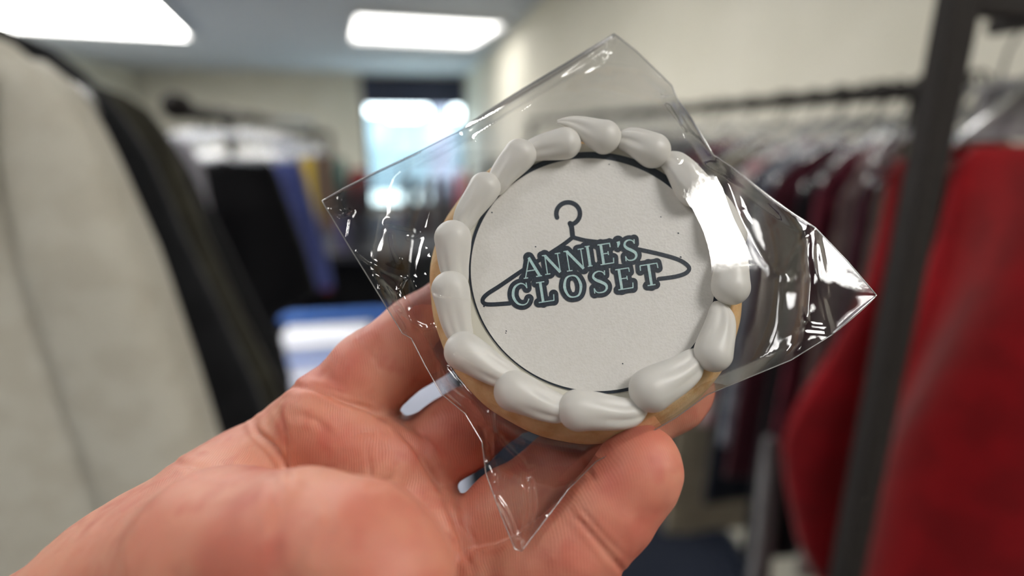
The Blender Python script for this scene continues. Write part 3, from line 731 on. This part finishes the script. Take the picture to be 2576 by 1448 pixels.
def hand_sdf(P):
    d = None
    for ch in palm:
        q = d_chain(P, ch); d = q if d is None else smin(d, q, .012 * S)
    for c, r_ in pads: d = smin(d, np.linalg.norm(P - c, axis=1) - r_, .010 * S)
    for ch in webs: d = smin(d, d_chain(P, ch), .006 * S)
    fs = None
    for nm in ('index', 'middle', 'ring', 'little'):
        q = d_chain(P, fingers[nm]); fs = q if fs is None else smin(fs, q, .0008 * S)
    d = smin(d, fs, .0022 * S)
    d = smin(d, d_chain(P, thumb[0]), .010 * S)
    return d
def surface_net(f, lo, hi, step):
    n = np.ceil((hi - lo) / step).astype(int) + 1
    xs = [lo[i] + step * np.arange(n[i]) for i in range(3)]
    D = np.full(n, 1.0)
    # coarse pass, then refine only near the surface
    cst = 6
    cx = [x[::cst] for x in xs]
    G = np.stack(np.meshgrid(*cx, indexing='ij'), -1).reshape(-1, 3)
    dc = f(G).reshape([len(c) for c in cx])
    lim = step * cst * 1.9
    for i in range(len(cx[0])):
        for j in range(len(cx[1])):
            for k in np.where(np.abs(dc[i, j]) < lim)[0]:
                pass
    mask = np.abs(dc) < lim
    idx = np.argwhere(mask)
    sgn = np.sign(dc)
    full = np.repeat(np.repeat(np.repeat(dc, cst, 0), cst, 1), cst, 2)[:n[0], :n[1], :n[2]]
    mfull = np.repeat(np.repeat(np.repeat(mask, cst, 0), cst, 1), cst, 2)[:n[0], :n[1], :n[2]]
    # widen the mask by one coarse cell
    m2 = np.zeros_like(mask)
    for a in (-1, 0):
        for b_ in (-1, 0):
            for c in (-1, 0): m2 |= np.roll(mask, (a, b_, c), (0, 1, 2))
    m2 |= mask
    mfull = np.repeat(np.repeat(np.repeat(m2, cst, 0), cst, 1), cst, 2)[:n[0], :n[1], :n[2]]
    D = full.copy()
    I = np.argwhere(mfull)
    vals = np.empty(len(I))
    for s_ in range(0, len(I), 400000):
        ii = I[s_:s_+400000]; vals[s_:s_+400000] = f(lo + step * ii)
    D[mfull] = vals
    ins = D < 0
    c = np.zeros(np.array(n) - 1, int)
    for a in (0, 1):
        for b_ in (0, 1):
            for e_ in (0, 1): c += ins[a:n[0]-1+a, b_:n[1]-1+b_, e_:n[2]-1+e_]
    act = (c > 0) & (c < 8)
    cell = np.argwhere(act); vid = -np.ones(act.shape, int); vid[act] = np.arange(len(cell))
    acc = np.zeros((len(cell), 3)); cnt = np.zeros(len(cell))
    corners = [(a, b_, e_) for a in (0, 1) for b_ in (0, 1) for e_ in (0, 1)]
    for p_ in corners:
        for ax in range(3):
            if p_[ax]: continue
            q_ = list(p_); q_[ax] = 1
            d0 = D[cell[:, 0]+p_[0], cell[:, 1]+p_[1], cell[:, 2]+p_[2]]; d1 = D[cell[:, 0]+q_[0], cell[:, 1]+q_[1], cell[:, 2]+q_[2]]
            m = (d0 < 0) != (d1 < 0); t = np.where(m, d0 / np.where(m, d0 - d1, 1), 0)
            pt = np.repeat(np.array(p_, float)[None], len(cell), 0); pt[:, ax] += t
            acc[m] += pt[m]; cnt[m] += 1
    V = lo + step * (cell + acc / cnt[:, None])
    F = []
    for ax in range(3):
        o1, o2 = [(1, 2), (2, 0), (0, 1)][ax]
        sl0 = [slice(None)]*3; sl1 = [slice(None)]*3; sl0[ax] = slice(0, -1); sl1[ax] = slice(1, None)
        ch = ins[tuple(sl0)] != ins[tuple(sl1)]
        E_ = np.argwhere(ch)
        ok = (E_[:, o1] > 0) & (E_[:, o2] > 0) & (E_[:, o1] < n[o1]-1) & (E_[:, o2] < n[o2]-1); E_ = E_[ok]
        s0 = ins[E_[:, 0], E_[:, 1], E_[:, 2]]
        def vv(d1, d2):
            q_ = E_.copy(); q_[:, o1] -= d1; q_[:, o2] -= d2; return vid[q_[:, 0], q_[:, 1], q_[:, 2]]
        qd = np.stack([vv(0, 0), vv(1, 0), vv(1, 1), vv(0, 1)], 1)
        qd[~s0] = qd[~s0][:, ::-1]; F.append(qd)
    F = np.concatenate(F); F = F[(F >= 0).all(1)]
    return V, F
allp = [p for g in list(fingers.values()) + palm + thumb for p in g]
lo = np.min([p[0] - p[1] for p in allp], 0) - .004; hi = np.max([p[0] + p[1] for p in allp], 0) + .004
HV, HF = surface_net(hand_sdf, lo, hi, .0011)
def grad(P, e=.0002):
    g = np.stack([hand_sdf(P + np.eye(3)[i]*e) - hand_sdf(P - np.eye(3)[i]*e) for i in range(3)], 1) / (2*e)
    return g
for _ in range(2):
    g = grad(HV); HV = HV - g * (hand_sdf(HV) / np.maximum((g*g).sum(1), .2))[:, None]
# subdivide once through a modifier-free Catmull-Clark: use bmesh on the mesh, then project
me = bpy.data.meshes.new('tmp'); tmpo = mesh_obj('tmp', HV, HF, None, None, True)
md = tmpo.modifiers.new('s', 'SUBSURF'); md.levels = 1; md.render_levels = 1
dg = bpy.context.evaluated_depsgraph_get(); ev = tmpo.evaluated_get(dg); em = ev.to_mesh()
HV = np.empty(len(em.vertices)*3); em.vertices.foreach_get('co', HV); HV = HV.reshape(-1, 3)
HF = np.empty(len(em.loops), np.int32); em.loops.foreach_get('vertex_index', HF); HF = HF.reshape(-1, 4)
ev.to_mesh_clear(); bpy.data.objects.remove(tmpo)
g = grad(HV); nl = np.linalg.norm(g, axis=1); G = g / np.maximum(nl, 1e-6)[:, None]
HV = HV - g * (hand_sdf(HV) / np.maximum((g*g).sum(1), .3))[:, None]
# creases: (pixel polyline, half width px, depth mm) pressed into the camera side of the skin
creases = [
 ([(712,972),(780,975),(870,1010),(930,1030),(985,1062)], 7, .75), ([(770,960),(850,985),(905,1002)], 5, .35),
 ([(1000,1078),(1040,1120),(1075,1175),(1105,1225),(1120,1250)], 7, .7), ([(1030,1075),(1080,1110),(1110,1160)], 5, .35),
 ([(1120,1262),(1150,1330),(1170,1390),(1190,1430)], 7, .6), ([(1150,1300),(1190,1350),(1215,1400)], 5, .3),
 ([(640,1058),(652,1090),(690,1120),(715,1160),(735,1215)], 7, .9), ([(700,1030),(716,1075),(722,1120),(728,1180)], 6, .5),
 ([(425,1158),(480,1172),(540,1180)], 8, .5), ([(925,1130),(930,1180),(935,1235)], 6, .4), ([(740,1040),(800,1060),(830,1100)], 9, .4),
 ([(860,1130),(900,1090),(960,1085)], 9, .35), ([(1000,1180),(960,1220),(900,1225)], 8, .35),
 ([(1440,1290),(1490,1345),(1540,1405),(1575,1448)], 7, .45), ([(1455,1270),(1505,1330),(1560,1390)], 5, .3),
 ([(1450,1140),(1480,1180),(1500,1220)], 6, .3), ([(870,820),(930,890),(990,960)], 6, .2), ([(1240,990),(1290,1060),(1330,1110)], 6, .25),
 ([(1100,1330),(1140,1360),(1165,1400)], 6, .3), ([(820,1240),(830,1320),(810,1400)], 12, .3), ([(690,1185),(700,1300),(690,1420)], 14, .25)]
PXs = HV[:, 0] / -HV[:, 2] * FPX + CX; PYs = -HV[:, 1] / -HV[:, 2] * FPX + CY
vis = G[:, 2] > .05
for pts, wd, amp in creases:
    best = np.full(len(HV), 1e9); pp = [np.array(p, float) for p in smooth_pts(pts, 5)]
    Q = np.stack([PXs, PYs], 1)
    for a_, b_ in zip(pp[:-1], pp[1:]):
        ab = b_ - a_; h = np.clip(((Q - a_) @ ab) / (ab @ ab + 1e-9), 0, 1); best = np.minimum(best, np.linalg.norm(Q - (a_ + h[:, None]*ab), axis=1))
    # fade at ends
    ends = np.minimum(np.linalg.norm(Q - pp[0], axis=1), np.linalg.norm(Q - pp[-1], axis=1))
    fade = np.clip(ends / 30, .15, 1)
    disp = amp * mm * fade * (np.exp(-(best / wd) ** 2) - .35 * np.exp(-((best - 2.3 * wd) / (1.4 * wd)) ** 2))
    HV[vis] -= G[vis] * disp[vis][:, None]
# gentle unevenness of the flesh
und = np.array([mnoise.noise(Vector(p * 110)) * .3 + mnoise.noise(Vector(p * 300)) * .12 for p in HV])
HV += G * (und * mm)[:, None]
skin = bpy.data.materials.new('skin'); skin.use_nodes = True; nt = skin.node_tree; b = nt.nodes['Principled BSDF']
b.inputs['Roughness'].default_value = .55; b.inputs['Subsurface Weight'].default_value = .35; b.inputs['Subsurface Scale'].default_value = 1.0
b.inputs['Subsurface Radius'].default_value = (.0045, .0016, .0009)
tc = nt.nodes.new('ShaderNodeTexCoord')
def noise_n(sc, det=3, dist=0.):
    n_ = nt.nodes.new('ShaderNodeTexNoise'); n_.inputs['Scale'].default_value = sc; n_.inputs['Detail'].default_value = det; n_.inputs['Distortion'].default_value = dist
    nt.links.new(tc.outputs['Object'], n_.inputs['Vector']); return n_
def mixc(fac, c1, c2):
    mx = nt.nodes.new('ShaderNodeMix'); mx.data_type = 'RGBA'
    if isinstance(c1, tuple): mx.inputs[6].default_value = (*c1, 1)
    else: nt.links.new(c1, mx.inputs[6])
    mx.inputs[7].default_value = (*c2, 1); nt.links.new(fac, mx.inputs[0]); return mx.outputs[2]
def rng_(src, lo_, hi_, t0=0., t1=1.):
    r_ = nt.nodes.new('ShaderNodeMapRange'); r_.inputs[1].default_value = lo_; r_.inputs[2].default_value = hi_; r_.inputs[3].default_value = t0; r_.inputs[4].default_value = t1
    nt.links.new(src, r_.inputs[0]); return r_.outputs[0]
c_ = mixc(rng_(noise_n(38, 3).outputs[0], .38, .62), srgb(210, 144, 120), srgb(198, 114, 95))
c_ = mixc(rng_(noise_n(140, 2).outputs[0], .52, .72, 0, .55), c_, srgb(186, 90, 76))
nt.links.new(c_, b.inputs['Base Color'])
wv = nt.nodes.new('ShaderNodeTexWave'); wv.inputs['Scale'].default_value = 520; wv.inputs['Distortion'].default_value = 32; wv.inputs['Detail'].default_value = 2; wv.inputs['Detail Scale'].default_value = .12
nt.links.new(tc.outputs['Object'], wv.inputs['Vector'])
n1 = noise_n(1100, 3); ad = nt.nodes.new('ShaderNodeMath'); ad.operation = 'MULTIPLY_ADD'; ad.inputs[1].default_value = 1.3
nt.links.new(n1.outputs[0], ad.inputs[0]); nt.links.new(wv.outputs[1], ad.inputs[2])
bp = nt.nodes.new('ShaderNodeBump'); bp.inputs['Strength'].default_value = .18; bp.inputs['Distance'].default_value = .00018
nt.links.new(ad.outputs[0], bp.inputs['Height']); nt.links.new(bp.outputs[0], b.inputs['Normal'])
horg = to_world(cs(300, 1600, .15))
hand = mesh_obj('hand', to_world(HV), HF, skin, None, True, tuple(horg))
tag(hand, 'open left hand with thumb in front, fingertips holding the bagged cookie', 'hand')
print('hand verts', len(HV))

# ------------------------------------------------------------------ the clear bag
outline = [(1545,85),(1600,128),(1650,176),(1690,215),(1702,246),(1740,300),(1795,390),(1838,418),(1890,458),(1940,497),(1990,533),(2050,572),(2130,655),(2205,742),(2150,792),(2092,842),(1990,905),(1900,942),(1780,992),(1700,1050),(1600,1108),(1500,1160),(1430,1230),(1370,1310),(1312,1386),(1295,1380),(1262,1300),(1240,1240),(1222,1190),(1212,1110),(1170,1040),(1110,990),(1070,920),(1034,850),(1012,838),(960,752),(880,622),(810,505),(870,470),(960,425),(1060,378),(1165,325),(1182,308),(1300,232),(1430,155),(1520,100)]
def seg_d(Q, pts):
    best = np.full(len(Q), 1e9)
    for a_, b_ in zip(pts[:-1], pts[1:]):
        a_ = np.array(a_, float); ab = np.array(b_, float) - a_; h = np.clip(((Q - a_) @ ab) / (ab @ ab + 1e-9), 0, 1)
        best = np.minimum(best, np.linalg.norm(Q - (a_ + h[:, None] * ab), axis=1))
    return best
dense = []
for a_, b_ in zip(outline, outline[1:] + outline[:1]):
    L = math.dist(a_, b_); k = max(1, int(L / 10))
    for i in range(k): dense.append((a_[0] + (b_[0]-a_[0])*i/k, a_[1] + (b_[1]-a_[1])*i/k))
def inside(Q, poly):
    c = np.zeros(len(Q), bool); n_ = len(poly)
    for i in range(n_):
        x1_, y1_ = poly[i]; x2_, y2_ = poly[i-1]
        with np.errstate(divide='ignore', invalid='ignore'):
            m = ((y1_ > Q[:, 1]) != (y2_ > Q[:, 1])) & (Q[:, 0] < (x2_-x1_)*(Q[:, 1]-y1_)/(y2_-y1_) + x1_)
        c ^= m
    return c
stp = 4.5
gx, gy = np.meshgrid(np.arange(805, 2212, stp), np.arange(80, 1392, stp)); Q = np.stack([gx.ravel(), gy.ravel()], 1)
Q[:, 0] += (np.round(Q[:, 1] / stp).astype(int) % 2) * stp / 2
Q = Q[inside(Q, outline)]
closedline = outline + outline[:1]
Q = Q[seg_d(Q, closedline) > 3.5]
nb = len(dense)
pts2 = [Vector(p) for p in dense] + [Vector(p) for p in Q]
res = delaunay_2d_cdt(pts2, [(i, (i + 1) % nb) for i in range(nb)], [], 1, 1e-6)
FQ = np.array([tuple(p) for p in res[0]]); FT = np.array(res[2], dtype=np.int32)
print('film', len(FQ), len(FT))
edge_d = seg_d(FQ, closedline)
rho = np.hypot((FQ[:, 0] - 1486), (FQ[:, 1] - 697) * 1.01)
def sstep(x): x = np.clip(x, 0, 1); return x*x*(3-2*x)
def nz(sc, seed, amp):
    return np.array([mnoise.noise(Vector((p[0]*sc, p[1]*sc, seed))) for p in FQ]) * amp
ridges = [ # folds of the film: polyline px, half width px, height mm
 ([(1165,330),(1300,255),(1430,175),(1540,95)], 9, 2.2), ([(1200,345),(1330,260),(1470,178),(1510,150),(1540,100)], 8, 1.2), ([(1545,95),(1538,140),(1535,178)], 8, 1.0), ([(1545,95),(1515,150),(1480,145)], 9, .8), ([(1515,140),(1525,175)], 6, .7),
 ([(1425,265),(1470,225),(1525,205)], 8, .4), ([(1700,245),(1650,250),(1640,252)], 5, .7), ([(1700,245),(1745,320),(1795,392)], 6, 1.0), ([(1690,245),(1730,320),(1785,385)], 6, .9),
 ([(1720,330),(1750,350),(1790,392)], 8, .8), ([(1690,330),(1700,380),(1705,400)], 7, .8), ([(1655,320),(1680,360),(1700,395)], 7, .5),
 ([(1608,355),(1660,378),(1705,402)], 6, .9), ([(1830,455),(1880,480),(1940,512),(1985,530)], 5, .8), ([(1795,392),(1835,470),(1860,540),(1910,640),(1960,690)], 9, 1.1),
 ([(2050,572),(2010,620),(1975,690)], 10, 1.4), ([(2050,572),(2045,650),(2070,760),(2092,842)], 9, 1.2), ([(2052,580),(2065,640),(2080,740)], 8, .8), ([(2030,700),(2022,760),(2030,800)], 7, 1.0), ([(2020,812),(2070,820)], 5, .7),
 ([(1870,960),(1960,915),(2050,862)], 9, .8), ([(1960,868),(2000,840),(2085,845)], 10, .8), ([(1900,905),(1960,925)], 8, .5), ([(1870,530),(1930,570),(1975,535)], 6, .5), ([(1910,600),(1960,555)], 5, .4), ([(1860,545),(1915,640),(1940,690)], 7, .7),
 ([(860,500),(868,525),(880,530)], 7, 1.0), ([(835,525),(858,540),(885,528)], 6, .8), ([(875,605),(882,560),(885,530)], 5, .4), ([(865,475),(960,445),(1060,400),(1175,340)], 6, .8),
 ([(975,560),(1030,572),(1060,582),(1030,595)], 6, .7), ([(985,585),(992,625),(1005,650)], 5, .7), ([(900,635),(950,670),(1015,698)], 5, .7), ([(1015,698),(1002,730),(1001,765)], 6, .9),
 ([(925,690),(965,760),(1008,835)], 8, 1.1), ([(945,690),(1000,740),(1035,812)], 9, 1.0), ([(960,725),(1010,790),(1060,822),(1090,825)], 6, .8), ([(1075,690),(1082,720),(1100,738),(1150,745),(1205,752)], 5, .8), ([(1085,645),(1095,680)], 7, .9), ([(1078,625),(1095,635)], 5, .6),
 ([(1040,705),(1070,780),(1088,825)], 6, .8), ([(1055,720),(1085,790),(1088,825)], 5, .6), ([(1088,825),(1092,880),(1098,925),(1112,990)], 5, 1.0), ([(1060,830),(1070,870),(1090,930)], 5, .8), ([(1034,820),(1055,850),(1070,900),(1110,985)], 6, .8),
 ([(1108,870),(1115,940),(1112,985)], 5, .7), ([(1120,1000),(1170,1045),(1205,1085),(1215,1180)], 6, 1.0), ([(1112,990),(1180,1040),(1235,1078)], 5, .6), ([(1238,1020),(1240,1070),(1246,1170),(1248,1210)], 5, 1.0), ([(1240,1080),(1222,1165)], 5, .6), ([(1245,1085),(1275,1120),(1315,1160),(1330,1185)], 5, .6),
 ([(1248,1250),(1275,1290),(1300,1350),(1312,1380)], 7, 1.0), ([(1330,1210),(1335,1270),(1325,1320),(1312,1380)], 9, 3.2), ([(1315,1155),(1322,1180),(1340,1175)], 6, .8), ([(1450,1220),(1440,1245)], 6, .8), ([(1520,1140),(1440,1230),(1360,1320),(1320,1375)], 7, .9),
 ([(1150,880),(1180,878),(1220,885)], 7, .6), ([(1150,885),(1200,915),(1235,930)], 7, .6),
 ([(1560,780),(1600,820),(1625,850)], 16, .22),
]
W = np.zeros(len(FQ))
for pts_, wd, am in ridges:
    d_ = seg_d(FQ, smooth_pts(pts_, 4)); W += am * (.9 if pts_[0][0] < 1260 else (.30 if pts_[0][0] > 1800 else .7)) * np.exp(-(d_ / wd) ** 2)
def film_layer(sign, name):
    if sign > 0: body = (9.3 - 1.5 * np.clip((rho - 305) / 120, 0, 1)) * sstep((560 - rho) / 140)
    else: body = -11.3 * sstep((565 - rho) / 120)
    env = np.clip(edge_d / 60, 0, 1) ** .8
    base = body * (np.clip(edge_d / 35, 0, 1))
    offc = sstep((rho - 400) / 80)
    h_ = base + (W * (.45 + .55 * offc) if sign > 0 else -W * .5 * offc) + (nz(.009, 3 + sign, 1.2) + nz(.022, 9 + sign, .22)) * env * np.where(FQ[:, 0] > 1800, .4, .85) * (.06 + .94 * offc) + sign * .35 * env
    P = uv_arr(FQ, h_ * mm)
    return mesh_obj(name, to_world(P), FT, M['film'] if sign > 0 else M['film_back'], bag, True, tuple(corg))
bag = empty('cellophane_bag', tuple(corg)); tag(bag, 'crinkled clear cellophane bag wrapped round the cookie', 'bag')
film_layer(1, 'front_film'); film_layer(-1, 'back_film')
mb = MB(); ed = uv_arr(np.array(dense), np.zeros(len(dense)))
keep = [i for i in range(len(dense))]
mb.tube([Vector(to_world(p)) for p in ed], .00016, 6, True); mb.build('bag_edge', M['film_edge'], bag, True, tuple(corg))

for pts_, r1 in (([(1172,322),(1230,284),(1330,222),(1430,162),(1500,118),(1543,90)], .00075), ([(1704,250),(1742,308),(1793,388)], .0005), ([(2203,745),(2150,790),(2094,839)], .0005), ([(1842,421),(1940,500),(2048,573)], .0003), ([(814,503),(870,473),(960,428),(1060,382)], .0003)):
    pp = smooth_pts(pts_, 6); q_ = uv_arr(np.array(pp), np.full(len(pp), .0004))
    rr_ = [r1 * (.25 + .75 * math.sin(PI * (i + .3) / len(pp))) for i in range(len(pp))]
    mb = MB(); mb.tube([Vector(to_world(p)) for p in q_], rr_, 14); mb.build('folded_edge', M['film_fold'], bag, True, tuple(corg))
